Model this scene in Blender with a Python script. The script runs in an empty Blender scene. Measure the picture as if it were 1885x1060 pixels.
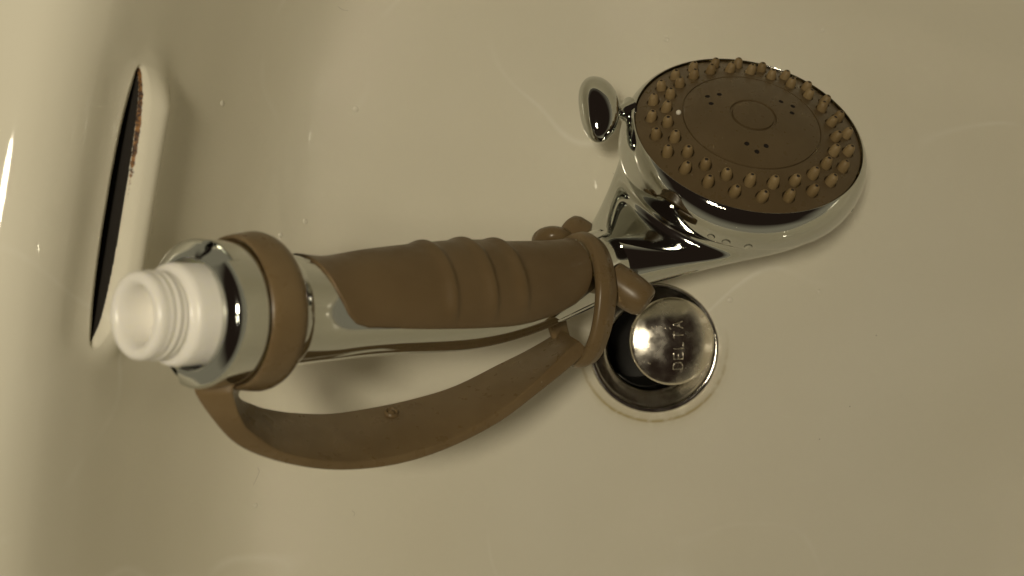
import bpy, bmesh, math, random
import numpy as np
from mathutils import Vector, Matrix

random.seed(4)
scene = bpy.context.scene
col = scene.collection
R_ = math.radians

# ------------------------------------------------------------------ camera
F = 1480.0            # focal length in photo pixels (photo is 1885 wide)
H = 0.36              # camera height above the basin floor at the drain
cd = bpy.data.cameras.new('camera')
cam = bpy.data.objects.new('camera', cd)
col.objects.link(cam)
cam.location = (0, 0, H)
cd.sensor_width = 36.0
cd.lens = 36.0 * F / 1885.0
cd.clip_start = 0.005
cd.clip_end = 50
cd.dof.use_dof = True
cd.dof.focus_distance = 0.30
cd.dof.aperture_fstop = 11.0
scene.camera = cam

# ------------------------------------------------------------------ world: dim room, softly lit walls, dark ceiling
w = bpy.data.worlds.new('World')
scene.world = w
w.use_nodes = True
nt = w.node_tree
nt.nodes.clear()
wo = nt.nodes.new('ShaderNodeOutputWorld')
bg = nt.nodes.new('ShaderNodeBackground')
tc = nt.nodes.new('ShaderNodeTexCoord')
sp = nt.nodes.new('ShaderNodeSeparateXYZ')
rp = nt.nodes.new('ShaderNodeValToRGB')
rp.color_ramp.elements[0].position = 0.38
rp.color_ramp.elements[0].color = (0.23, 0.205, 0.140, 1)
rp.color_ramp.elements[1].position = 0.60
rp.color_ramp.elements[1].color = (0.020, 0.013, 0.009, 1)
nt.links.new(tc.outputs['Generated'], sp.inputs[0])
nt.links.new(sp.outputs['Z'], rp.inputs[0])
nt.links.new(rp.outputs[0], bg.inputs['Color'])
bg.inputs['Strength'].default_value = 1.0
nt.links.new(bg.outputs[0], wo.inputs[0])

# ------------------------------------------------------------------ lamps: one bulb and a small two-row LED fixture
def lamp(name, loc, power, radius, color):
    l = bpy.data.lights.new(name, 'POINT')
    l.energy = power
    l.shadow_soft_size = radius
    l.color = color
    o = bpy.data.objects.new(name, l)
    o.location = loc
    col.objects.link(o)
    return o
WARM = (1.0, 0.89, 0.67)
lamp('bulb_lamp', (-0.08, 0.025, 0.56), 4.1, 0.032, WARM)
for i in range(6):
    for j in range(2):
        lamp('led_lamp', (-0.19 + 0.028 * i, -0.02 - 0.028 * j - 0.012 * i, 0.72), 0.10, 0.006, WARM)

vs = scene.view_settings
vs.view_transform = 'Standard'
vs.look = 'None'
vs.exposure = 0.0
vs.gamma = 1.0
scene.cycles.max_bounces = 10
scene.cycles.sample_clamp_indirect = 30.0
scene.cycles.blur_glossy = 0.0

# ------------------------------------------------------------------ helpers
def P(px, py, d):
    return Vector(((px - 942.5) / F * d, -(py - 530.0) / F * d, H - d))

def tag(o, label=None, cat=None, group=None, kind=None):
    if label: o['label'] = label
    if cat: o['category'] = cat
    if group: o['group'] = group
    if kind: o['kind'] = kind
    return o

def finish(name, bm, mat, parent=None, smooth=True, angle=38, recalc=True):
    if recalc:
        bmesh.ops.recalc_face_normals(bm, faces=bm.faces)
    for f in bm.faces:
        f.smooth = smooth
    if smooth:
        a = R_(angle)
        for e in bm.edges:
            if len(e.link_faces) == 2 and e.calc_face_angle(0) > a:
                e.smooth = False
    me = bpy.data.meshes.new(name)
    bm.to_mesh(me)
    bm.free()
    me.materials.append(mat)
    o = bpy.data.objects.new(name, me)
    col.objects.link(o)
    if parent is not None:
        o.parent = parent
    return o

def add_loft(bm, rings, closed=True, cap0=True, cap1=True, loop=False):
    n = len(rings[0])
    V = [[bm.verts.new(p) for p in r] for r in rings]
    m = len(V)
    for i in range(m if loop else m - 1):
        a, b = V[i], V[(i + 1) % m]
        for j in range(n if closed else n - 1):
            k = (j + 1) % n
            bm.faces.new((a[j], a[k], b[k], b[j]))
    if closed and not loop:
        if cap0: bm.faces.new(V[0][::-1])
        if cap1: bm.faces.new(V[-1])
    return V

def frame(axis, ref):
    t = axis.normalized()
    n = (ref - t * ref.dot(t)).normalized()
    return t, n, t.cross(n)

def add_lathe(bm, prof, origin, axis, ref=Vector((1, 0.03, 0.02)), seg=64, cap0=True, cap1=True, loop=False):
    """prof: (radius, height along axis)"""
    t, n, b = frame(axis, ref)
    rings = []
    for r, h in prof:
        rings.append([origin + t * h + (n * math.cos(2 * math.pi * k / seg) + b * math.sin(2 * math.pi * k / seg)) * max(r, 1e-5)
                      for k in range(seg)])
    return add_loft(bm, rings, True, cap0, cap1, loop)

def catmull(pts, n):
    """pts: list of tuples; returns n samples through them"""
    A = np.array([list(p) for p in pts], float)
    A = np.vstack([2 * A[0] - A[1], A, 2 * A[-1] - A[-2]])
    m = len(A) - 3
    out = []
    for t in np.linspace(0, m - 1e-9, n):
        i = int(t); u = t - i
        p0, p1, p2, p3 = A[i:i + 4]
        out.append(0.5 * ((2 * p1) + (-p0 + p2) * u + (2 * p0 - 5 * p1 + 4 * p2 - p3) * u * u + (-p0 + 3 * p1 - 3 * p2 + p3) * u ** 3))
    return np.array(out)

def sstep(a, b, x):
    t = min(1.0, max(0.0, (x - a) / (b - a)))
    return t * t * (3 - 2 * t)

# ------------------------------------------------------------------ materials
def mat(name, color, rough=0.4, metal=0.0, **kw):
    m = bpy.data.materials.new(name)
    m.use_nodes = True
    b = m.node_tree.nodes['Principled BSDF']
    b.inputs['Base Color'].default_value = (*color, 1)
    b.inputs['Roughness'].default_value = rough
    b.inputs['Metallic'].default_value = metal
    for k, v in kw.items():
        b.inputs[k].default_value = v
    return m

def N(m, t, **kw):
    n = m.node_tree.nodes.new(t)
    for k, v in kw.items():
        setattr(n, k, v)
    return n

def noise(m, scale, detail=3, vec=None, rough=0.5):
    n = N(m, 'ShaderNodeTexNoise')
    n.inputs['Scale'].default_value = scale
    n.inputs['Detail'].default_value = detail
    n.inputs['Roughness'].default_value = rough
    if vec is None:
        g = N(m, 'ShaderNodeNewGeometry')
        vec = g.outputs['Position']
    m.node_tree.links.new(vec, n.inputs['Vector'])
    return n

def rough_var(m, scale, lo, hi, f0=0.35, f1=0.7, detail=4):
    n = noise(m, scale, detail)
    mr = N(m, 'ShaderNodeMapRange')
    mr.inputs['From Min'].default_value = f0
    mr.inputs['From Max'].default_value = f1
    mr.inputs['To Min'].default_value = lo
    mr.inputs['To Max'].default_value = hi
    m.node_tree.links.new(n.outputs['Fac'], mr.inputs['Value'])
    m.node_tree.links.new(mr.outputs[0], m.node_tree.nodes['Principled BSDF'].inputs['Roughness'])

def color_var(m, scale, c0, c1, f0=0.35, f1=0.7, detail=4):
    n = noise(m, scale, detail)
    r = N(m, 'ShaderNodeValToRGB')
    r.color_ramp.elements[0].position = f0
    r.color_ramp.elements[0].color = (*c0, 1)
    r.color_ramp.elements[1].position = f1
    r.color_ramp.elements[1].color = (*c1, 1)
    m.node_tree.links.new(n.outputs['Fac'], r.inputs[0])
    m.node_tree.links.new(r.outputs[0], m.node_tree.nodes['Principled BSDF'].inputs['Base Color'])

def bump(m, scale, strength, dist=0.0002, detail=3):
    n = noise(m, scale, detail)
    b = N(m, 'ShaderNodeBump')
    b.inputs['Strength'].default_value = strength
    b.inputs['Distance'].default_value = dist
    m.node_tree.links.new(n.outputs['Fac'], b.inputs['Height'])
    m.node_tree.links.new(b.outputs[0], m.node_tree.nodes['Principled BSDF'].inputs['Normal'])

M_chrome = mat('chrome', (0.56, 0.57, 0.54), 0.05, 1.0)
rough_var(M_chrome, 60, 0.02, 0.08)
M_steel = mat('worn_steel', (0.62, 0.59, 0.54), 0.16, 1.0)
rough_var(M_steel, 120, 0.08, 0.26)
bump(M_steel, 260, 0.12, 0.0003)
M_tan = mat('tan_plastic', (0.235, 0.165, 0.092), 0.38)
color_var(M_tan, 90, (0.138, 0.093, 0.044), (0.162, 0.112, 0.055))
rough_var(M_tan, 220, 0.26, 0.40)
M_grip = mat('tan_rubber', (0.185, 0.130, 0.073), 0.45)
color_var(M_grip, 45, (0.118, 0.078, 0.036), (0.140, 0.094, 0.045))
rough_var(M_grip, 150, 0.36, 0.56)
bump(M_grip, 1800, 0.12, 0.0001)
M_face = mat('spray_face_plastic', (0.20, 0.145, 0.085), 0.34)
color_var(M_face, 60, (0.098, 0.068, 0.033), (0.118, 0.083, 0.042))
rough_var(M_face, 300, 0.27, 0.42)
M_nozzle = mat('nozzle_rubber', (0.30, 0.222, 0.115), 0.48)
def random_tint(m, c0, c1):
    oi = N(m, 'ShaderNodeObjectInfo')
    mx = N(m, 'ShaderNodeMix', data_type='RGBA')
    mx.inputs[6].default_value = (*c0, 1); mx.inputs[7].default_value = (*c1, 1)
    m.node_tree.links.new(oi.outputs['Random'], mx.inputs[0])
    m.node_tree.links.new(mx.outputs[2], m.node_tree.nodes['Principled BSDF'].inputs['Base Color'])
random_tint(M_nozzle, (0.195, 0.134, 0.060), (0.265, 0.190, 0.092))
def specks(m, scale, thr, color, amount):
    """dust and lime specks over whatever drives the base colour"""
    b = m.node_tree.nodes['Principled BSDF']
    L = m.node_tree.links.new
    src = b.inputs['Base Color'].links[0].from_socket
    g = N(m, 'ShaderNodeNewGeometry')
    v = N(m, 'ShaderNodeTexVoronoi'); v.inputs['Scale'].default_value = scale
    L(g.outputs['Position'], v.inputs['Vector'])
    mr = N(m, 'ShaderNodeMapRange')
    mr.inputs['From Min'].default_value = thr; mr.inputs['From Max'].default_value = thr * 0.5
    L(v.outputs['Distance'], mr.inputs['Value'])
    sep = N(m, 'ShaderNodeSeparateColor'); L(v.outputs['Color'], sep.inputs[0])
    gt = N(m, 'ShaderNodeMath', operation='GREATER_THAN'); gt.inputs[1].default_value = 0.80
    L(sep.outputs[0], gt.inputs[0])
    mu = N(m, 'ShaderNodeMath', operation='MULTIPLY'); L(mr.outputs[0], mu.inputs[0]); L(gt.outputs[0], mu.inputs[1])
    mu2 = N(m, 'ShaderNodeMath', operation='MULTIPLY'); L(mu.outputs[0], mu2.inputs[0]); mu2.inputs[1].default_value = amount
    mx = N(m, 'ShaderNodeMix', data_type='RGBA')
    L(mu2.outputs[0], mx.inputs[0]); L(src, mx.inputs[6]); mx.inputs[7].default_value = (*color, 1)
    L(mx.outputs[2], b.inputs['Base Color'])
specks(M_grip, 230, 0.075, (0.5, 0.45, 0.36), 0.5)
specks(M_tan, 200, 0.07, (0.5, 0.45, 0.36), 0.35)
specks(M_face, 330, 0.09, (0.42, 0.36, 0.26), 0.35)
for m_ in (M_tan, M_grip, M_face, M_nozzle):
    m_.node_tree.nodes['Principled BSDF'].inputs['Specular IOR Level'].default_value = 0.32
M_hole = mat('nozzle_bore', (0.02, 0.014, 0.009), 0.8)  # near-black painted into the bores for the unlit chamber behind
M_nylon = mat('white_nylon', (0.80, 0.78, 0.73), 0.32)
M_nylon.node_tree.nodes['Principled BSDF'].inputs['Subsurface Weight'].default_value = 0.8
M_nylon.node_tree.nodes['Principled BSDF'].inputs['Subsurface Radius'].default_value = (0.004, 0.004, 0.003)
M_dark = mat('overflow_shade_grime', (0.012, 0.009, 0.006), 0.9)  # near-black colour paints the channel's unlit depth along with its grime
M_pipe = mat('drain_dark', (0.02, 0.017, 0.013), 0.55)  # near-black base colour of pipe and stopper stem
M_seam = mat('seam_shadow_gap', (0.03, 0.028, 0.024), 0.5)
M_water = mat('water', (1, 1, 1), 0.0)
M_water.node_tree.nodes['Principled BSDF'].inputs['Transmission Weight'].default_value = 1.0
M_water.node_tree.nodes['Principled BSDF'].inputs['IOR'].default_value = 1.33
M_glint = mat('glint_glaze', (0.74, 0.71, 0.61), 0.04)  # glossy porcelain tone for the bumps added as light glints
M_lime = mat('lime_deposit', (0.75, 0.72, 0.62), 0.5)

# ------------------------------------------------------------------ basin
DR = P(1203, 640, H - 0.011)            # drain centre on the floor
TU = R_(9)
U = Vector((-math.cos(TU), math.sin(TU), 0))      # short axis, towards the overflow
Vv = Vector((-math.sin(TU), -math.cos(TU), 0))    # long axis, towards the picture's bottom
RIM_A, RIM_B = 0.190, 0.245

def rim_r(phi):
    k = sstep(0.2, -0.6, math.cos(phi))          # the bowl runs wider on the side away from the overflow
    A = RIM_A * (1 - k) + 0.275 * k
    c, s = abs(math.cos(phi)), abs(math.sin(phi))
    n = 3.1
    return 1.0 / ((c / A) ** n + (s / RIM_B) ** n) ** (1 / n)

# profile: fraction of rim radius -> height (dense Catmull curve)
PROF = catmull([(0.0, 0.0110), (0.14, 0.0112), (0.3, 0.0121), (0.5, 0.0148), (0.66, 0.0195), (0.78, 0.0285), (0.865, 0.0460), (0.915, 0.0695),
                (0.945, 0.098), (0.965, 0.124), (0.985, 0.141), (1.02, 0.151), (1.075, 0.1545), (1.2, 0.155), (1.5, 0.1545), (1.9, 0.153)], 1500)
_seg = np.linalg.norm(np.diff(PROF * np.array([RIM_A, 1.0]), axis=0), axis=1)
PARC = np.concatenate([[0], np.cumsum(_seg)])      # arc length on the short side
def prof_at(s):
    return np.interp(s, PARC, PROF[:, 0]), np.interp(s, PARC, PROF[:, 1])

SLOT_Z = 0.1245
SLOT_S = float(np.interp(SLOT_Z, PROF[:, 1][600:], PARC[600:]))
SLOT_Y = -0.0215        # offset of the slot centre along the long axis
SLOT_L = 0.0405        # half length
SLOT_W = 0.0021        # half width

def slot_sd(yy, ss):
    q = abs(yy - SLOT_Y) / SLOT_L                      # a slit that tapers towards its ends
    if q < 1.0:
        return abs(ss - SLOT_S) - SLOT_W * (1 - q ** 2.5) ** 0.6
    return math.hypot((q - 1) * SLOT_L, ss - SLOT_S)

def basin_point(phi, s):
    fr, z = prof_at(s)
    r = rim_r(phi) * fr
    p = DR + U * (r * math.cos(phi)) + Vv * (r * math.sin(phi))
    p.z = z
    return p, r

def build_basin():
    smax = PARC[-1]
    s_drain = 0.0265
    s_list = list(np.linspace(s_drain / 1.0, 0.155, 60)) + list(np.linspace(0.155, SLOT_S - 0.026, 36)[1:]) \
        + list(np.linspace(SLOT_S - 0.026, SLOT_S - 0.0032, 60)[1:]) + list(np.linspace(SLOT_S - 0.0032, SLOT_S + 0.0032, 72)[1:]) + list(np.linspace(SLOT_S + 0.0032, SLOT_S + 0.016, 34)[1:]) + list(np.linspace(SLOT_S + 0.016, smax, 60)[1:])
    a0 = 0.34
    ph = list(np.linspace(-a0, a0, 380)) + list(np.linspace(a0, 2 * math.pi - a0, 210)[1:-1])
    bm = bmesh.new()
    grid = []
    for s in s_list:
        row = []
        for phi in ph:
            p, r = basin_point(phi, s)
            if s < 0.05:       # keep the drain hole round
                k = sstep(0.05, s_drain, s)
                q = DR + (U * math.cos(phi) + Vv * math.sin(phi)) * s
                q.z = p.z
                p = p.lerp(q, k)
            pp = phi if phi < math.pi else phi - 2 * math.pi
            sd = 1.0
            rust = 0.0
            if abs(pp) <= a0 + 1e-6:
                yy = r * math.sin(pp)
                sd = slot_sd(yy, s)
                win = sstep(SLOT_L + 0.009, SLOT_L - 0.008, abs(yy - SLOT_Y))
                ds = s - SLOT_S
                lip = 0.0068 * math.exp(-((ds + 0.0076) / 0.0064) ** 2) * win
                up = 0.0008 * math.exp(-((ds - 0.008) / 0.006) ** 2) * win
                roll = 0.0016 * sstep(0.0020, -0.0004, sd)          # rounded edge of the opening
                deep = 0.020 * sstep(-0.0003, -0.0018, sd)           # the channel itself
                inw = (DR - p); inw.z = 0; inw.normalize()
                p = p + inw * (lip - up - roll - deep)
                p.z += 0.0012 * lip / 0.0062 - 0.004 * deep / 0.020
                t = (yy - SLOT_Y) / SLOT_L                            # -1 is the picture's top end
                along = 0.36 + 0.60 * sstep(0.25, -0.7, t)
                rust = math.exp(-((sd - 0.0002) / 0.0006) ** 2) * along * (1.0 if ds < 0.0005 else 0.2)
            row.append((p, sd, rust))
        grid.append(row)
    lay = bm.verts.layers.float.new('rust')
    bs = bmesh.new()
    V = []
    for row in grid:
        vr = []
        for p, _, ru in row:
            v = bm.verts.new(p); v[lay] = ru; vr.append(v)
        V.append(vr)
    n = len(ph)
    W = {}
    def wv(i, j):
        if (i, j) not in W: W[(i, j)] = bs.verts.new(grid[i][j][0])
        return W[(i, j)]
    for i in range(len(s_list) - 1):
        for j in range(n):
            k = (j + 1) % n
            sds = (grid[i][j][1], grid[i][k][1], grid[i + 1][j][1], grid[i + 1][k][1])
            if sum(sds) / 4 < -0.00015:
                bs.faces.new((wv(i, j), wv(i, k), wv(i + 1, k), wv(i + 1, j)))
            else:
                bm.faces.new((V[i][j], V[i][k], V[i + 1][k], V[i + 1][j]))
    loose = [v for v in bm.verts if not v.link_faces]
    bmesh.ops.delete(bm, geom=loose, context='VERTS')
    return bm, bs

M_porc = mat('porcelain', (0.74, 0.71, 0.60), 0.11)
def porcelain_nodes():
    m = M_porc
    L = m.node_tree.links.new
    b = m.node_tree.nodes['Principled BSDF']
    b.inputs['IOR'].default_value = 1.5
    geo = N(m, 'ShaderNodeNewGeometry')
    pos = geo.outputs['Position']
    # faint tone drift of the old glaze
    n1 = noise(m, 9, 3, pos)
    ramp = N(m, 'ShaderNodeValToRGB')
    ramp.color_ramp.elements[0].position = 0.3
    ramp.color_ramp.elements[0].color = (0.715, 0.68, 0.56, 1)
    ramp.color_ramp.elements[1].position = 0.72
    ramp.color_ramp.elements[1].color = (0.755, 0.725, 0.615, 1)
    L(n1.outputs['Fac'], ramp.inputs[0])
    # thin curved light streaks painted into the glaze colour
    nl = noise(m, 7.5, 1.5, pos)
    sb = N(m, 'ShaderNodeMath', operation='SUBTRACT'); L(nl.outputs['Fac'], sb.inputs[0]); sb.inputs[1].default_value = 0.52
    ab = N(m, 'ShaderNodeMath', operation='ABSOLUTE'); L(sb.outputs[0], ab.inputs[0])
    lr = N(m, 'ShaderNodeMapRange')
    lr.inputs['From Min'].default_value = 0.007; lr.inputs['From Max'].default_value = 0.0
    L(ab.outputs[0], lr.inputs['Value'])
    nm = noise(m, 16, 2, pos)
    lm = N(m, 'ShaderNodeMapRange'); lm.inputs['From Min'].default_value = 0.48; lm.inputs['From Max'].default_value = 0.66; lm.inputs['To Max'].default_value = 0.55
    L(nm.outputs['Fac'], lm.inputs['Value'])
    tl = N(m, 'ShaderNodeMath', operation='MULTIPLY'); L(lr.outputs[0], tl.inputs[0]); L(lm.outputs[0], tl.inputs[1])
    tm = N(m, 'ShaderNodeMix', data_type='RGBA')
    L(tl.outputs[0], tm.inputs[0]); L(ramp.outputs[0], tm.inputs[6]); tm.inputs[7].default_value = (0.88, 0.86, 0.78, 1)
    # yellow ring stain round the drain
    dv = N(m, 'ShaderNodeVectorMath', operation='SUBTRACT')
    dv.inputs[1].default_value = DR
    L(pos, dv.inputs[0])
    ln = N(m, 'ShaderNodeVectorMath', operation='LENGTH')
    L(dv.outputs[0], ln.inputs[0])
    n2 = noise(m, 55, 4, pos)
    wob = N(m, 'ShaderNodeMath', operation='MULTIPLY_ADD')
    wob.inputs[1].default_value = 0.0022
    L(n2.outputs['Fac'], wob.inputs[0])
    L(ln.outputs['Value'], wob.inputs[2])
    ring = N(m, 'ShaderNodeValToRGB')
    cr = ring.color_ramp
    cr.elements[0].position = 0.0; cr.elements[0].color = (0, 0, 0, 1)
    cr.elements[1].position = 1.0; cr.elements[1].color = (0, 0, 0, 1)
    for p_, v_ in ((0.28, 0.25), (0.40, 0.35), (0.46, 1.0), (0.51, 0.2), (0.62, 0.06), (0.85, 0)):
        e = cr.elements.new(p_); e.color = (v_, v_, v_, 1)
    mr = N(m, 'ShaderNodeMapRange')
    mr.inputs['From Min'].default_value = 0.024
    mr.inputs['From Max'].default_value = 0.044
    L(wob.outputs[0], mr.inputs['Value'])
    L(mr.outputs[0], ring.inputs[0])
    sx = N(m, 'ShaderNodeSeparateXYZ')
    L(dv.outputs[0], sx.inputs[0])
    lowm = N(m, 'ShaderNodeMapRange')          # deposit gathers on the lower side
    lowm.inputs['From Min'].default_value = 0.010
    lowm.inputs['From Max'].default_value = -0.026
    L(sx.outputs['Y'], lowm.inputs['Value'])
    n3 = noise(m, 170, 5, pos, 0.65)
    brk = N(m, 'ShaderNodeMapRange')
    brk.inputs['From Min'].default_value = 0.25
    brk.inputs['From Max'].default_value = 0.52
    L(n3.outputs['Fac'], brk.inputs['Value'])
    m1 = N(m, 'ShaderNodeMath', operation='MULTIPLY'); L(ring.outputs[0], m1.inputs[0]); L(lowm.outputs[0], m1.inputs[1])
    m2 = N(m, 'ShaderNodeMath', operation='MULTIPLY'); L(m1.outputs[0], m2.inputs[0]); L(brk.outputs[0], m2.inputs[1])
    m2b = N(m, 'ShaderNodeMath', operation='MULTIPLY'); L(m2.outputs[0], m2b.inputs[0]); m2b.inputs[1].default_value = 0.75
    mix = N(m, 'ShaderNodeMix', data_type='RGBA')
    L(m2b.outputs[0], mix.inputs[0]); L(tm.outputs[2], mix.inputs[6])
    mix.inputs[7].default_value = (0.34, 0.25, 0.06, 1)
    # rust on the edge of the overflow opening (vertex attribute)
    at = N(m, 'ShaderNodeAttribute', attribute_name='rust')
    n4 = noise(m, 420, 6, pos, 0.7)
    add = N(m, 'ShaderNodeMath', operation='ADD'); L(at.outputs['Fac'], add.inputs[0]); L(n4.outputs['Fac'], add.inputs[1])
    rr = N(m, 'ShaderNodeMapRange')
    rr.inputs['From Min'].default_value = 1.08
    rr.inputs['From Max'].default_value = 1.22
    L(add.outputs[0], rr.inputs['Value'])
    mix2 = N(m, 'ShaderNodeMix', data_type='RGBA')
    L(rr.outputs[0], mix2.inputs[0]); L(mix.outputs[2], mix2.inputs[6])
    n5 = noise(m, 900, 3, pos)
    rc = N(m, 'ShaderNodeValToRGB')
    rc.color_ramp.elements[0].position = 0.38; rc.color_ramp.elements[0].color = (0.035, 0.014, 0.005, 1)
    rc.color_ramp.elements[1].position = 0.68; rc.color_ramp.elements[1].color = (0.30, 0.135, 0.03, 1)
    L(n5.outputs['Fac'], rc.inputs[0]); L(rc.outputs[0], mix2.inputs[7])
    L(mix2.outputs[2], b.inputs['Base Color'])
    # gloss: mostly clean glaze with dull water marks and fine scratches
    n6 = noise(m, 38, 6, pos, 0.6)
    r6 = N(m, 'ShaderNodeMapRange')
    r6.inputs['From Min'].default_value = 0.4; r6.inputs['From Max'].default_value = 0.75
    r6.inputs['To Min'].default_value = 0.045; r6.inputs['To Max'].default_value = 0.10
    L(n6.outputs['Fac'], r6.inputs['Value'])
    rm = N(m, 'ShaderNodeMath', operation='MULTIPLY_ADD')
    L(rr.outputs[0], rm.inputs[0]); rm.inputs[1].default_value = 0.6; L(r6.outputs[0], rm.inputs[2])
    L(rm.outputs[0], b.inputs['Roughness'])
    n7 = noise(m, 24, 2, pos)
    bp = N(m, 'ShaderNodeBump')
    bp.inputs['Strength'].default_value = 0.10
    bp.inputs['Distance'].default_value = 0.0006
    L(n7.outputs['Fac'], bp.inputs['Height'])
    L(bp.outputs[0], b.inputs['Normal'])
porcelain_nodes()
specks(M_porc, 75, 0.022, (0.16, 0.13, 0.08), 0.8)

bmB, bmS = build_basin()
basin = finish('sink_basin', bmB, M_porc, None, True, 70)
tag(basin, 'off-white glazed porcelain sink basin under the hand shower', 'sink', kind='structure')
finish('overflow_slot', bmS, M_dark, basin, True, 60)

# ------------------------------------------------------------------ drain
drain = bpy.data.objects.new('sink_drain', None)
col.objects.link(drain)
drain.location = DR
drain.scale = (0.97, 0.97, 0.97)
tag(drain, 'round chrome drain flange with a dark open throat in the basin floor', 'drain')
bm = bmesh.new()
Z = Vector((0, 0, 1))
add_lathe(bm, [(0.0287, -0.0012), (0.0292, 0.0004), (0.0290, 0.0011), (0.0280, 0.0014), (0.0268, 0.0007), (0.0255, -0.0010),
               (0.0240, -0.0027), (0.0225, -0.0041), (0.0210, -0.0053), (0.0200, -0.0060), (0.0194, -0.0072), (0.0192, -0.016), (0.0192, -0.022),
               (0.0206, -0.022), (0.0206, -0.009), (0.0262, -0.0042)], Vector((0, 0, 0)), Z, seg=96, cap0=False, cap1=False, loop=True)
finish('drain_flange', bm, M_steel, drain, True, 60)
bm = bmesh.new()
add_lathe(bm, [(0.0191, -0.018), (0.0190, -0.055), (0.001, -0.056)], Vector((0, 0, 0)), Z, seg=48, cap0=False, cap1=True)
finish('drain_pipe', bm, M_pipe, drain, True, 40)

# stopper
SC = P(1238, 628, 0.3395)
stop = bpy.data.objects.new('drain_stopper', None)
col.objects.link(stop)
stop.location = SC
stop.rotation_euler = (R_(-2), R_(8), 0)
tag(stop, 'domed polished metal drain stopper stamped with raised letters, sitting off-centre in the drain', 'stopper')
SR = 0.0187
bm = bmesh.new()
def dome(r): return 0.0042 * (1 - (r / SR) ** 2)
prof = [(1e-5, dome(0))] + [(SR * f, dome(SR * f)) for f in np.linspace(0.06, 0.955, 22)] + [(SR * 0.985, -0.0001), (SR, -0.0009), (SR * 0.985, -0.0018), (SR * 0.8, -0.0024), (0.004, -0.0026)]
add_lathe(bm, prof, Vector((0, 0, 0)), Z, seg=96)
M_stop = mat('stopper_metal', (0.68, 0.64, 0.56), 0.12, 1.0)
rough_var(M_stop, 200, 0.14, 0.32)
bump(M_stop, 110, 0.035, 0.0003)
cap = finish('stopper_cap', bm, M_stop, stop, True, 60)
bm = bmesh.new()
add_lathe(bm, [(0.004, -0.0025), (0.004, -0.040), (0.0001, -0.041)], Vector((0, 0, 0)), Z, seg=20)
finish('stopper_stem', bm, M_pipe, stop)

# lettering on the stopper: outlined strokes, one mesh per letter
GLYPH = {  # strokes on a 1 x 1.3 cell
    'D': [[(0, 0), (0, 1.3), (0.55, 1.3), (0.9, 1.0), (0.9, 0.3), (0.55, 0), (0, 0)]],
    'E': [[(0.85, 0), (0, 0), (0, 1.3), (0.85, 1.3)], [(0, 0.66), (0.65, 0.66)]],
    'L': [[(0, 1.3), (0, 0), (0.8, 0)]],
    'T': [[(0.45, 0), (0.45, 1.3)], [(0, 1.3), (0.9, 1.3)]],
    'A': [[(0, 0), (0.45, 1.3), (0.9, 0)], [(0.18, 0.48), (0.72, 0.48)]],
}
def add_stroke(bm, pts, rad):
    """round bead along a polyline, lying on the dome"""
    for a, b in zip(pts[:-1], pts[1:]):
        ax = (b - a)
        if ax.length < 1e-6: continue
        t, n, bb = frame(ax, Vector((0.01, 0.02, 1)))
        rings = []
        for q in (a - t * rad * 0.6, a, b, b + t * rad * 0.6):
            k = 1.0 if q is a or q is b else 0.5
            rings.append([q + (n * math.cos(x) + bb * math.sin(x)) * rad * k for x in np.linspace(0, 2 * math.pi, 9)[:-1]])
        add_loft(bm, rings)
def on_dome(x, y, lift=0.0):
    return Vector((x, y, dome(math.hypot(x, y)) + lift))
cell = 0.0031
adv = 0.0043
letters = 'DELTA'
for i, ch in enumerate(letters):
    bm = bmesh.new()
    for st in GLYPH[ch]:
        pts = []
        for (gx, gy) in st:
            # reads upward in the picture: letter x -> +y, letter y -> -x
            lx = (i - 2) * adv + (gx - 0.45) * cell
            ly = (gy - 0.65) * cell
            pts.append(on_dome(0.0012 - ly, lx - 0.0016, 0.00002))
        add_stroke(bm, pts, 0.00025)
    finish('letter', bm, M_stop, cap, True, 50)
bm = bmesh.new()
for k in range(5):
    x, y = -0.0098 + 0.0018 * k, 0.0062 + 0.0004 * math.sin(k * 1.3)
    add_stroke(bm, [on_dome(x, y), on_dome(x + 0.0006, y - 0.0008)], 0.00022)
add_stroke(bm, [on_dome(-0.0112, -0.0088), on_dome(-0.0104, -0.0092)], 0.0003)
finish('stamped_mark', bm, M_stop, cap, True, 50)

# ------------------------------------------------------------------ shower: handle centre line
CL = [(240, 581, 0.187, 0.0), (345, 578, 0.1995, 0.0185), (440, 574, 0.212, 0.0178), (520, 571, 0.222, 0.0157), (600, 570, 0.232, 0.0149), (700, 557, 0.2445, 0.0161),
      (850, 545, 0.263, 0.0178), (950, 534, 0.275, 0.0162), (1050, 510, 0.289, 0.0134), (1112, 483, 0.299, 0.0130)]
CTRL = [tuple(P(a, b, d)) + (r, a) for a, b, d, r in CL]
SM = catmull(CTRL, 600)          # x y z r px
SXYZ = SM[:, :3]
SARC = np.concatenate([[0], np.cumsum(np.linalg.norm(np.diff(SXYZ, axis=0), axis=1))])
REFN = Vector((0.10, 0.02, 0.995))
def cl(px):
    i = np.array([np.interp(px, SM[:, 4], SXYZ[:, k]) for k in range(3)])
    j = np.array([np.interp(px + 6, SM[:, 4], SXYZ[:, k]) for k in range(3)])
    h = np.array([np.interp(px - 6, SM[:, 4], SXYZ[:, k]) for k in range(3)])
    c = Vector(i); t = (Vector(j) - Vector(h))
    if t.length < 1e-9: t = Vector((1, 0, -0.5))
    t, n, b = frame(t, REFN)
    b = -b if b.y > 0 else b          # towards the picture's bottom
    r = float(np.interp(px, SM[:, 4], SM[:, 3]))
    return c, t, n, b, r

shower = bpy.data.objects.new('hand_shower', None)
col.objects.link(shower)
tag(shower, 'chrome hand shower with brown rubber grip, nozzle face and hanging loop, lying in the sink', 'hand shower')

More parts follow.
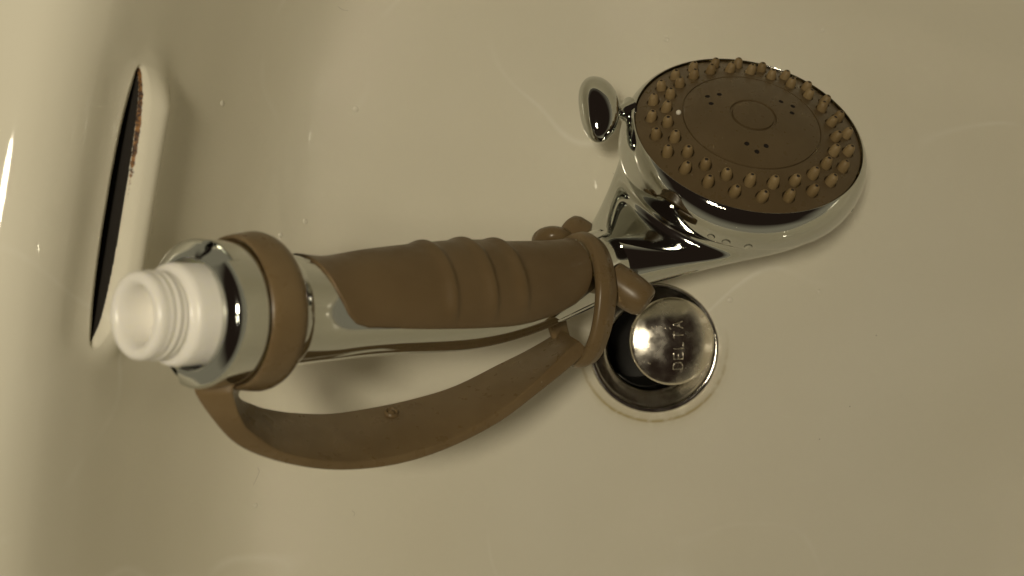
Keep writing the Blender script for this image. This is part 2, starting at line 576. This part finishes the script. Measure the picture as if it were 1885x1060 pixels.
def ringpts(px, r, seg=72, groove=None):
    c, t, n, b, _ = cl(px)
    out = []
    for k in range(seg):
        a = 2 * math.pi * k / seg
        rr = r
        if groove: rr = r + groove(a)
        out.append(c + (n * math.cos(a) + b * math.sin(a)) * rr)
    return out

# chrome handle with the seam between its two shells
def seam(a):
    v = 0.0
    for a0 in (R_(62), R_(-62) + 2 * math.pi):
        v -= 0.0006 * math.exp(-((a - a0) / 0.028) ** 2)
    return v
bm = bmesh.new()
rings = [ringpts(px, cl(px)[4], 160, seam) for px in list(np.linspace(425, 1111, 90))]
add_loft(bm, rings)
finish('handle', bm, M_chrome, shower, True, 50)

# rubber grip: boundary angle on the lower side at each station, wraps over the top
GB = [(543, -88), (549, -64), (558, -42), (572, -16), (588, 6), (604, 19), (626, 27), (656, 30), (735, 33), (805, 35), (875, 38), (935, 42), (978, 43), (1012, 38), (1030, 28), (1042, 10), (1048, -12), (1056, -50), (1062, -80)]
gx = [g[0] for g in GB]; gy = [g[1] for g in GB]
RIBS = [778, 852, 914]
def grip_r(px, a):
    r = cl(px)[4] + 0.0007
    for rb in RIBS:
        fade = sstep(R_(34), R_(4), a)
        x = (px - rb) / 13.0
        r += 0.0010 * fade * (math.exp(-x * x) if x < 0 else math.exp(-(x / 0.62) ** 2))
    return r
bm = bmesh.new()
rings = []
pxs = sorted(set(list(np.linspace(543, 1062, 150)) + [x for rb in RIBS for x in np.linspace(rb - 30, rb + 22, 26)]))
for px in pxs:
    lo = R_(float(np.interp(px, gx, gy)))
    hi = R_(-200)
    hi = min(hi, lo - 0.3)
    c, t, n, b, r0 = cl(px)
    row = []
    m = 60
    row.append(c + (n * math.cos(lo + 0.004) + b * math.sin(lo + 0.004)) * (r0 - 0.0012))
    for k in range(m + 1):
        a = lo + (hi - lo) * k / m
        rr = grip_r(px, a)
        if k == 0: rr -= 0.0006
        row.append(c + (n * math.cos(a) + b * math.sin(a)) * rr)
    row.append(c + (n * math.cos(hi) + b * math.sin(hi)) * (r0 - 0.0012))
    rings.append(row)
add_loft(bm, rings, closed=False)
bmesh.ops.recalc_face_normals(bm, faces=bm.faces)
grip = finish('grip', bm, M_grip, shower, True, 60)

# collar, a chrome sleeve with two chamfered flats on its mouth
c0, t0, n0, b0, _ = cl(345)
ax0 = -t0                                    # points out of the inlet
bm = bmesh.new()
cprof = [(0.0136, -0.012), (0.0137, -0.0006), (0.0141, 0.0002), (0.0148, 0.0004), (0.0160, 0.0001), (0.0178, -0.0007), (0.0183, -0.0010), (0.0187, -0.0016), (0.01885, -0.0024), (0.01885, -0.0034),
         (0.0187, -0.012), (0.0184, -0.0195), (0.0180, -0.0240), (0.0168, -0.0270)]
rows = add_lathe(bm, cprof, c0, ax0, ref=n0, seg=240, cap0=False, cap1=False)
for (r, h), row in zip(cprof, rows):                 # two wrench notches across the mouth
    if h > -0.0028 and r > 0.0138:
        for v in row:
            d = v.co - c0
            a = math.degrees(math.atan2(d.dot(b0), d.dot(n0)))
            for a1 in (-58, 122):
                if abs((a - a1 + 180) % 360 - 180) < 15:
                    v.co -= ax0 * (0.0006 + 0.55 * max(0.0, r - 0.0139))
finish('collar', bm, M_chrome, shower, True, 32)

# white threaded inlet
ci, ti, ni, bi, _ = cl(244)
axi = (ax0 * 0.75 - ti * 0.25).normalized()
base = c0
tip_h = (ci - c0).dot(axi)
bm = bmesh.new()
rings = []
seg = 72
t_, n_, b_ = frame(axi, n0)
def thread_r(h, ang):
    ph = (h / 0.0020 + ang / (2 * math.pi)) % 1.0
    tri = 1 - abs(2 * ph - 1)
    win = sstep(tip_h - 0.0025, tip_h - 0.0045, h) * sstep(0.0066, 0.0080, h)
    return 0.00030 * win * sstep(0.15, 0.85, tri)
prof = [(0.0128, -0.010), (0.0128, 0.0040), (0.0125, 0.0050), (0.0118, 0.0056), (0.0108, 0.0059), (0.0104, 0.0064)]
prof += [(0.0106, h) for h in np.linspace(0.0068, tip_h - 0.0022, 64)]
prof += [(0.0106, tip_h - 0.0016), (0.0104, tip_h - 0.0010), (0.0100, tip_h - 0.0004), (0.0094, tip_h - 0.0001), (0.0087, tip_h), (0.0079, tip_h - 0.0004), (0.0073, tip_h - 0.0013), (0.0069, tip_h - 0.003), (0.0066, tip_h - 0.010), (0.0010, tip_h - 0.0105)]
for r, h in prof:
    row = []
    for k in range(seg):
        a = 2 * math.pi * k / seg
        rr = r + (thread_r(h, a) if r == 0.0106 else 0)
        row.append(base + t_ * h + (n_ * math.cos(a) + b_ * math.sin(a)) * rr)
    rings.append(row)
add_loft(bm, rings)
finish('threaded_inlet', bm, M_nylon, shower, True, 50)

# ------------------------------------------------------------------ shower: head
C = P(1376, 239, 0.302)
nrm = Vector((0.067, 0.61, 0.785)).normalized()
RF = 0.0424
def head_pt(r, a, h):
    return C + nrm * h + (HX * math.cos(a) + HY * math.sin(a)) * r
cN, tN, nN, bN, rN = cl(1111)
HT = (tN - nrm * tN.dot(nrm)).normalized()          # in the disc plane, away from the handle
HX, HY = HT, nrm.cross(HT)

# bell: from the neck section to the seam circle
bm = bmesh.new()
SEAM_H = -0.0168
RS = RF + 0.0022
seg = 128
rings = []
for k in np.linspace(0, 1, 46):
    row = []
    for j in range(seg):
        a = 2 * math.pi * j / seg
        bb = HY
        nn = (nrm - tN * nrm.dot(tN)).normalized()
        sb = tN.cross(nn)
        sb = sb if sb.dot(HY) > 0 else -sb
        p0 = cN + (nn * math.cos(a) + sb * math.sin(a)) * rN
        p3 = C + nrm * SEAM_H + (-HT * math.cos(a) + HY * math.sin(a)) * RS
        L = (p3 - p0).length
        far = (1 - math.cos(a)) / 2
        p1 = p0 + tN * L * (0.10 + 0.14 * far) + (nn * math.cos(a) + sb * math.sin(a)) * 0.004 * math.sin(a) ** 2
        p2 = p3 - nrm * (0.008 + 0.006 * far) - (-HT * math.cos(a) + HY * math.sin(a)) * (0.0015 + 0.0015 * far)
        u = 1 - k
        row.append(p0 * u ** 3 + p1 * 3 * u * u * k + p2 * 3 * u * k * k + p3 * k ** 3)
    rings.append(row)
add_loft(bm, rings, True, False, True)
bell = finish('head_shell', bm, M_chrome, shower, True, 60)

# chrome bezel
bm = bmesh.new()
bprof = [(RF - 0.0035, -0.004), (RF + 0.0002, -0.0015), (RF + 0.0004, 0.0001), (RF + 0.0008, 0.0002), (RF + 0.0018, -0.0008), (RF + 0.0031, -0.0028),
         (RF + 0.0041, -0.0058), (RF + 0.0045, -0.0092), (RF + 0.0043, -0.0128), (RF + 0.0036, -0.0154), (RF + 0.0026, -0.0163), (RF + 0.0012, -0.0164), (RF - 0.002, -0.0164)]
pr = catmull(bprof, 60)
add_lathe(bm, [tuple(x) for x in pr], C, nrm, ref=HX, seg=160, cap0=False, cap1=False)
finish('bezel', bm, M_chrome, shower, True, 50)

# spray face (domed), with real bores
DH = 0.0082
def fd(r): return DH * (1 - (r / RF) ** 2) - 0.0006
def fprof():
    out = [(1e-5, fd(0))]
    for r in np.linspace(0.03, 0.995, 70) * RF:
        h = fd(r)
        for g, wd, dp in ((0.605 * RF, 0.00033, 0.00055), (0.192 * RF, 0.0006, 0.0008)):
            pass
        out.append((r, h))
    extra = []
    for g, wd, dp in ((0.605 * RF, 0.00030, 0.0006), (0.192 * RF, 0.00055, 0.0009)):
        out = [q for q in out if abs(q[0] - g) > wd * 2.2]
        extra += [(g - wd * 2, fd(g - wd * 2)), (g - wd, fd(g - wd) - 0.00005), (g - wd * 0.6, fd(g) - dp), (g + wd * 0.6, fd(g) - dp), (g + wd, fd(g + wd) - 0.00005), (g + wd * 2, fd(g + wd * 2))]
    out = sorted(out + extra)
    out += [(RF, -0.0012), (RF - 0.0006, -0.0035), (0.0005, -0.0036)]
    return out
bm = bmesh.new()
add_lathe(bm, fprof(), C, nrm, ref=HX, seg=192)
face = finish('spray_face', bm, M_face, shower, True, 35)

NOZ = []
for ring, rr, ph in ((0, 0.865 * RF, 0.0), (1, 0.742 * RF, 0.5)):
    for k in range(24):
        NOZ.append((rr, 2 * math.pi * (k + ph) / 24 + 0.06))
JETS = []
for g in range(3):
    a = R_(120 * g + 106)
    JETS += [(0.375 * RF, a - 0.22), (0.375 * RF, a + 0.22), (0.44 * RF, a)]
cut = bmesh.new()
for r, a in NOZ:
    p = head_pt(r, a, 0)
    add_lathe(cut, [(0.0024, fd(r) - 0.0018), (0.0024, fd(r) + 0.004)], p, nrm, ref=HX, seg=20)
for r, a in JETS:
    p = head_pt(r, a, 0)
    add_lathe(cut, [(0.00095, fd(r) - 0.002), (0.00095, fd(r) + 0.004)], p, nrm, ref=HX, seg=12)
cutter = finish('cutter', cut, M_hole, None, False)
md = face.modifiers.new('b', 'BOOLEAN')
md.object = cutter
md.operation = 'DIFFERENCE'
md.solver = 'EXACT'
dg = bpy.context.evaluated_depsgraph_get()
me2 = bpy.data.meshes.new_from_object(face.evaluated_get(dg), depsgraph=dg)
face.modifiers.clear()
face.data = me2
bpy.data.objects.remove(cutter)
bm = bmesh.new(); bm.from_mesh(me2)
me2.materials.clear(); me2.materials.append(M_face); me2.materials.append(M_hole)
JP = [head_pt(r, a, 0) for r, a in JETS]
for f in bm.faces:
    f.smooth = True; f.material_index = 0
    fc = f.calc_center_median()
    for (r, a), jp in zip(JETS, JP):
        rel = fc - jp
        hh = rel.dot(nrm)
        if (rel - nrm * hh).length < 0.0011 and hh < fd(r) - 0.0004: f.material_index = 1
for e in bm.edges:
    e.smooth = not (len(e.link_faces) == 2 and e.calc_face_angle(0) > R_(30))
bm.to_mesh(me2); bm.free()

# nozzles: shared mesh, each its own sub-part
bm = bmesh.new()
add_lathe(bm, [(0.00192, -0.0018), (0.00192, 0.0002), (0.00188, 0.0011), (0.00170, 0.0022), (0.00140, 0.0031), (0.00100, 0.0036), (0.00064, 0.0038),
               (0.00058, 0.0037), (0.00053, 0.0032), (0.0001, 0.0030)], Vector((0, 0, 0)), Z, seg=20)
noz0 = finish('nozzle', bm, M_nozzle, face, True, 60)
bm = bmesh.new()
noz0.data.materials.append(M_hole)
for f in noz0.data.polygons:
    c = f.center
    if math.hypot(c.x, c.y) < 0.00060 and c.z > 0.0028: f.material_index = 1
for i, (r, a) in enumerate(NOZ):
    o = noz0 if i == 0 else noz0.copy()
    if i: col.objects.link(o)
    o.parent = face
    tl = nrm + (HX * random.uniform(-1, 1) + HY * random.uniform(-1, 1)) * 0.11 + (HX * math.cos(a) + HY * math.sin(a)) * 0.12
    q = tl.to_track_quat('Z', 'Y')
    o.matrix_world = Matrix.Translation(head_pt(r, a, fd(r) - 0.0002)) @ q.to_matrix().to_4x4()

# chrome selector lever
kc = P(1098, 201, 0.302)
stem_end = head_pt(RF + 0.0035, 0, -0.008)
bm = bmesh.new()
la = (P(1103, 266, 0.300) - P(1091, 138, 0.306)).normalized()      # long axis of the paddle
sa = (P(1165, 203, 0.306) - kc).normalized()                        # towards the head
sa = (sa - la * sa.dot(la)).normalized()
da = la.cross(sa)
rings = []
for k in np.linspace(0, 1, 40):
    u = -1 + 2 * k
    u = math.sin(u * math.pi / 2)
    s = math.sqrt(max(1e-4, 1 - u * u)) 
    s = max(0.004, 1 - abs(u) ** 2.15) ** 0.48
    row = []
    for j in range(48):
        a = 2 * math.pi * j / 48
        wide = 0.0077 * (1 + 0.10 * u * -1)
        off = sa * (0.0012 * (1 - u * u))
        row.append(kc + la * u * 0.0131 + off + (sa * math.copysign(abs(math.cos(a)) ** 0.93, math.cos(a)) * wide + da * math.copysign(abs(math.sin(a)) ** 0.93, math.sin(a)) * 0.0062) * s)
    rings.append(row)
add_loft(bm, rings)
e1 = P(1160, 206, 0.310)
stemr = [(0.0062, 0.003), (0.0046, 0.006), (0.0031, 0.0085), (0.0027, 0.0105), (0.0031, 0.0118), (0.0042, 0.0135), (0.0056, 0.0148)]
sax = (e1 - kc).normalized()
add_lathe(bm, stemr, kc, sax, ref=Z, seg=32)
finish('selector_lever', bm, M_chrome, shower, True, 60)

# ------------------------------------------------------------------ hanging loop (brown plastic)
strap = bpy.data.objects.new('hanging_loop', None)
col.objects.link(strap)
strap.parent = shower
tag(strap, 'brown plastic hanging loop clipped to collar and neck')

# ring on the collar
cr, tr_, nr_, br_, _ = cl(455)
axr = tr_
bm = bmesh.new()
rp_ = [(0.0191, -0.0050), (0.0196, -0.0055), (0.0201, -0.0050), (0.0206, -0.0030), (0.0212, 0.0), (0.02145, 0.0016), (0.0213, 0.0026), (0.0208, 0.0040), (0.0203, 0.0046), (0.0197, 0.0046), (0.0193, 0.004), (0.0189, 0.002), (0.0188, -0.003)]
add_lathe(bm, rp_, cr, axr, ref=nr_, seg=96, loop=True)
finish('collar_ring', bm, M_tan, strap, True, 50)

# band
OUT = [(366, 700), (359, 723), (402, 787), (443, 824), (505, 849), (588, 865), (671, 865), (754, 851), (836, 822), (919, 779), (981, 733), (1043, 683), (1084, 646)]
INN = [(440, 700), (428, 722), (447, 778), (474, 805), (522, 834), (598, 849), (671, 849), (754, 835), (836, 806), (919, 757), (981, 707), (1037, 653), (1066, 628)]
FAR = [(452, 700), (440, 730), (470, 745), (495, 752), (538, 758), (603, 760), (671, 751), (754, 734), (836, 709), (919, 668), (970, 643), (1010, 620), (1030, 606)]
n = 110
O_ = catmull(OUT, n); I_ = catmull(INN, n); F_ = catmull(FAR, n)
def rrect(seg=4, ru=0.22, rv=0.035):
    pts = []
    for (cx, cy, a0) in ((1 - ru, 1 - rv, 0), (ru, 1 - rv, 90), (ru, rv, 180), (1 - ru, rv, 270)):
        for k in range(seg + 1):
            a = R_(a0 + 90 * k / seg)
            pts.append((cx + ru * math.cos(a), cy + rv * math.sin(a)))
    return pts
RRP = rrect()
bm = bmesh.new()
rings = []
strap_in = []
for i in range(n):
    px = O_[i][0]
    t = (px - 360) / (1085 - 360)
    dn = 0.207 + 0.073 * min(max(t, 0), 1)
    df = dn + 0.010 + 0.014 * sstep(0.0, 0.2, i / n) - 0.006 * sstep(0.85, 1.0, i / n)
    o = P(O_[i][0], O_[i][1], dn); q = P(I_[i][0], I_[i][1], dn - 0.0003); f = P(F_[i][0], F_[i][1], df)
    g = f + (o - q)
    strap_in.append((q, f, o))
    rings.append([(o * u + q * (1 - u)) * (1 - v) + (g * u + f * (1 - u)) * v for u, v in RRP])
add_loft(bm, rings)
band = finish('loop_band', bm, M_tan, strap, True, 30)
# small moulded boss on the inner face
i = int(np.argmin(np.abs((I_[:, 0] * 0.2 + F_[:, 0] * 0.8) - 717)))
q, f, o = strap_in[i]
bp_ = q.lerp(f, 0.80)
inn = ((q - o).normalized())
ff = (f - q).normalized()
along = (strap_in[i + 2][0] - strap_in[i - 2][0]).normalized()
nb = along.cross(ff).normalized()
if nb.y < 0: nb = -nb
bm = bmesh.new()
add_lathe(bm, [(0.0024, -0.0005), (0.0023, 0.0006), (0.0019, 0.0009), (0.0015, 0.0006), (0.0013, 0.0003), (0.0009, 0.0005), (0.0006, 0.0009), (0.0001, 0.0010)], bp_, nb, seg=28)
finish('moulded_boss', bm, M_tan, band, True, 50)

# clip round the neck
cb, tb, nb2, bb2, rb = cl(1064)
tb = (tb * 0.92 + bb2 * 0.38).normalized()
nb2 = (nb2 - tb * nb2.dot(tb)).normalized(); bb2 = (bb2 - tb * bb2.dot(tb)); bb2 = (bb2 - nb2 * bb2.dot(nb2)).normalized()
bm = bmesh.new()
def rrect2():
    q = []
    for i in range(9): q.append((1.0, 0.1 + 0.8 * i / 8))
    q += [(0.93, 0.97), (0.75, 1.0), (0.25, 1.0), (0.07, 0.97), (0, 0.88), (0, 0.5), (0, 0.12), (0.07, 0.03), (0.25, 0), (0.75, 0), (0.93, 0.03)]
    return q
RR2 = rrect2()
rings = []
for k in range(96):
    a = 2 * math.pi * k / 96
    ca, sa_ = math.cos(a), math.sin(a)
    e = 0.86
    vn = math.copysign(abs(ca) ** e, ca); vb = math.copysign(abs(sa_) ** e, sa_)
    row = []
    for u, v in RR2:
        th = 0.0030 * (u - 0.5) + (0.0011 * max(0, 1 - abs(v - 0.45) / 0.45) if u > 0.5 else 0)
        wd = 0.0082 * (v - 0.5)
        pos = cb + bb2 * (0.0093 + (0.0221 + th) * vb) + nb2 * ((0.0154 + th) * vn * (1 - 0.25 * max(0, vb))) + tb * (wd * (1 - 0.15 * abs(vb)))
        row.append(pos)
    rings.append(row)
add_loft(bm, rings, loop=True)
finish('neck_clip', bm, M_tan, strap, True, 60)
# pivot buttons on both sides of the neck
for (pa, pb, da_, db_) in (((1124, 512), (1192, 559), 0.288, 0.284), ((1100, 462), (1044, 416), 0.304, 0.310)):
    a = P(*pa, da_); b = P(*pb, db_)
    L = (b - a).length
    bm = bmesh.new()
    add_lathe(bm, [(0.0066, 0.0), (0.0068, L * 0.35), (0.0067, L * 0.62), (0.0063, L * 0.84), (0.0054, L * 0.96), (0.0044, L), (0.0034, L * 0.99), (0.0018, L * 0.955), (0.0001, L * 0.945)], a, b - a, seg=40)
    finish('pivot_button', bm, M_tan, strap, True, 50)
# web of the clip behind the grip
bm = bmesh.new()
c1 = P(1016, 447, 0.303)
rings = []
for k in np.linspace(-1, 1, 20):
    s = math.sqrt(max(0.002, 1 - k * k)) ** 0.7
    rings.append([c1 + tb * k * 0.0068 + bb2 * (-0.0015) + (bb2 * math.cos(x) * 0.0046 + nb2 * math.sin(x) * 0.008) * s for x in np.linspace(0, 2 * math.pi, 33)[:-1]])
add_loft(bm, rings)
finish('clip_lobe', bm, M_tan, strap, True, 60)

# lime bead beside a nozzle
bm = bmesh.new()
bmesh.ops.create_uvsphere(bm, u_segments=14, v_segments=10, radius=0.0010)
ld = finish('lime_deposit', bm, M_lime, face)
ld.location = head_pt(0.64 * RF, math.pi * 0.76, fd(0.64 * RF) + 0.0004)

# water drops left on the chrome rim
def drop_mesh(r, hgt):
    bm = bmesh.new()
    add_lathe(bm, [(r * math.cos(x), hgt * math.sin(x)) for x in np.linspace(-0.15, 1.5, 9)] + [(1e-5, hgt)], Vector((0, 0, 0)), Z, seg=18)
    return bm
d0 = None
WHERE = ['nearest the lever', 'second from the lever', 'third from the lever', 'fourth from the lever', 'fifth from the lever', 'farthest from the lever']
for i, (ang, hh, rad) in enumerate(((-2.62, -0.0125, 0.0014), (-2.50, -0.0132, 0.0016), (-2.33, -0.0135, 0.0015), (-1.30, -0.0120, 0.0009), (-1.16, -0.0118, 0.0008), (-1.04, -0.0116, 0.0010))):
    rb_ = float(np.interp(-hh, [-q[1] for q in bprof[3:10]], [q[0] for q in bprof[3:10]]))
    p = head_pt(rb_ - 0.0001, ang, hh)
    dirn = (HX * math.cos(ang) + HY * math.sin(ang)) - nrm * 0.25
    o = finish('water_drop', drop_mesh(rad, rad * 0.55), M_water, None, True, 60)
    o.matrix_world = Matrix.Translation(p) @ dirn.to_track_quat('Z', 'Y').to_matrix().to_4x4()
    tag(o, 'clear water drop on the chrome head rim, ' + WHERE[i], 'water drop', 'water drops on the chrome rim')

# small glaze bumps added to make light glints, and hairs
from mathutils.bvhtree import BVHTree
bvh = BVHTree.FromObject(basin, bpy.context.evaluated_depsgraph_get())
def on_basin(px, py):
    o = Vector((0, 0, H)); d = (P(px, py, 0.3) - o).normalized()
    loc, nor, _, _ = bvh.ray_cast(o, d)
    return loc, (nor if nor.dot(d) < 0 else -nor)
dm = None
for (px, py, r, lab) in ((409, 190, 1.1, 'tiny glaze bump added for a light glint on the porcelain right of the overflow slot'),
                    (655, 201, 1.2, 'tiny glaze bump added for a light glint on the open porcelain left of the selector lever'),
                    (516, 433, 1.0, 'lower tiny glaze bump added for a light glint on the porcelain just above the loop ring'),
                    (562, 408, 1.1, 'upper tiny glaze bump added for a light glint on the porcelain just above the loop ring'),
                    (1508, 536, 0.9, 'tiny glaze bump added for a light glint on the porcelain right of the drain'),
                    (1344, 552, 1.2, 'tiny glaze bump added for a light glint on the porcelain beside the drain flange'),
                    (1226, 72, 1.1, 'tiny glaze bump added for a light glint on the porcelain above the selector lever'),
                    (1514, 55, 1.0, 'tiny glaze bump added for a light glint on the porcelain above the spray face'),
                    (470, 930, 1.0, 'tiny glaze bump added for a light glint on the porcelain below the hanging loop')):
    loc, nor = on_basin(px, py)
    if dm is None:
        o = finish('glint_bump', drop_mesh(0.001, 0.0004), M_glint, None, True, 60); dm = o.data
    else:
        o = bpy.data.objects.new('glint_bump', dm); col.objects.link(o)
    o.matrix_world = Matrix.Translation(loc) @ nor.to_track_quat('Z', 'Y').to_matrix().to_4x4() @ Matrix.Scale(r, 4)
    tag(o, lab, 'water bead', 'tiny added glint bumps on the basin')
M_hair = mat('hair', (0.03, 0.02, 0.012), 0.5)
for pts, lab in (([(474, 860), (477, 868), (472, 880), (466, 893)], 'short dark hair on the porcelain below the hanging loop'),
                 ([(1128, 318), (1136, 326), (1140, 338)], 'tiny curled hair on the porcelain left of the shower head'),
                 ([(648, 940), (653, 944), (651, 950)], 'tiny dark hair on the porcelain near the bottom edge'),
                 ([(622, 12), (631, 18), (641, 19)], 'tiny dark hair on the porcelain near the top edge')):
    path = catmull([tuple(on_basin(*q)[0] + on_basin(*q)[1] * 0.00008) for q in pts], 16)
    bm = bmesh.new()
    rings = []
    for k in range(16):
        a = Vector(path[k]); t = Vector(path[min(k + 1, 15)]) - Vector(path[max(k - 1, 0)])
        t_, n_, b_ = frame(t, Vector((0.02, 0.01, 1)))
        rings.append([a + (n_ * math.cos(x) + b_ * math.sin(x)) * 0.000032 for x in (0, 1.57, 3.14, 4.71)])
    add_loft(bm, rings)
    tag(finish('hair', bm, M_hair, None, True, 60), lab, 'hair')
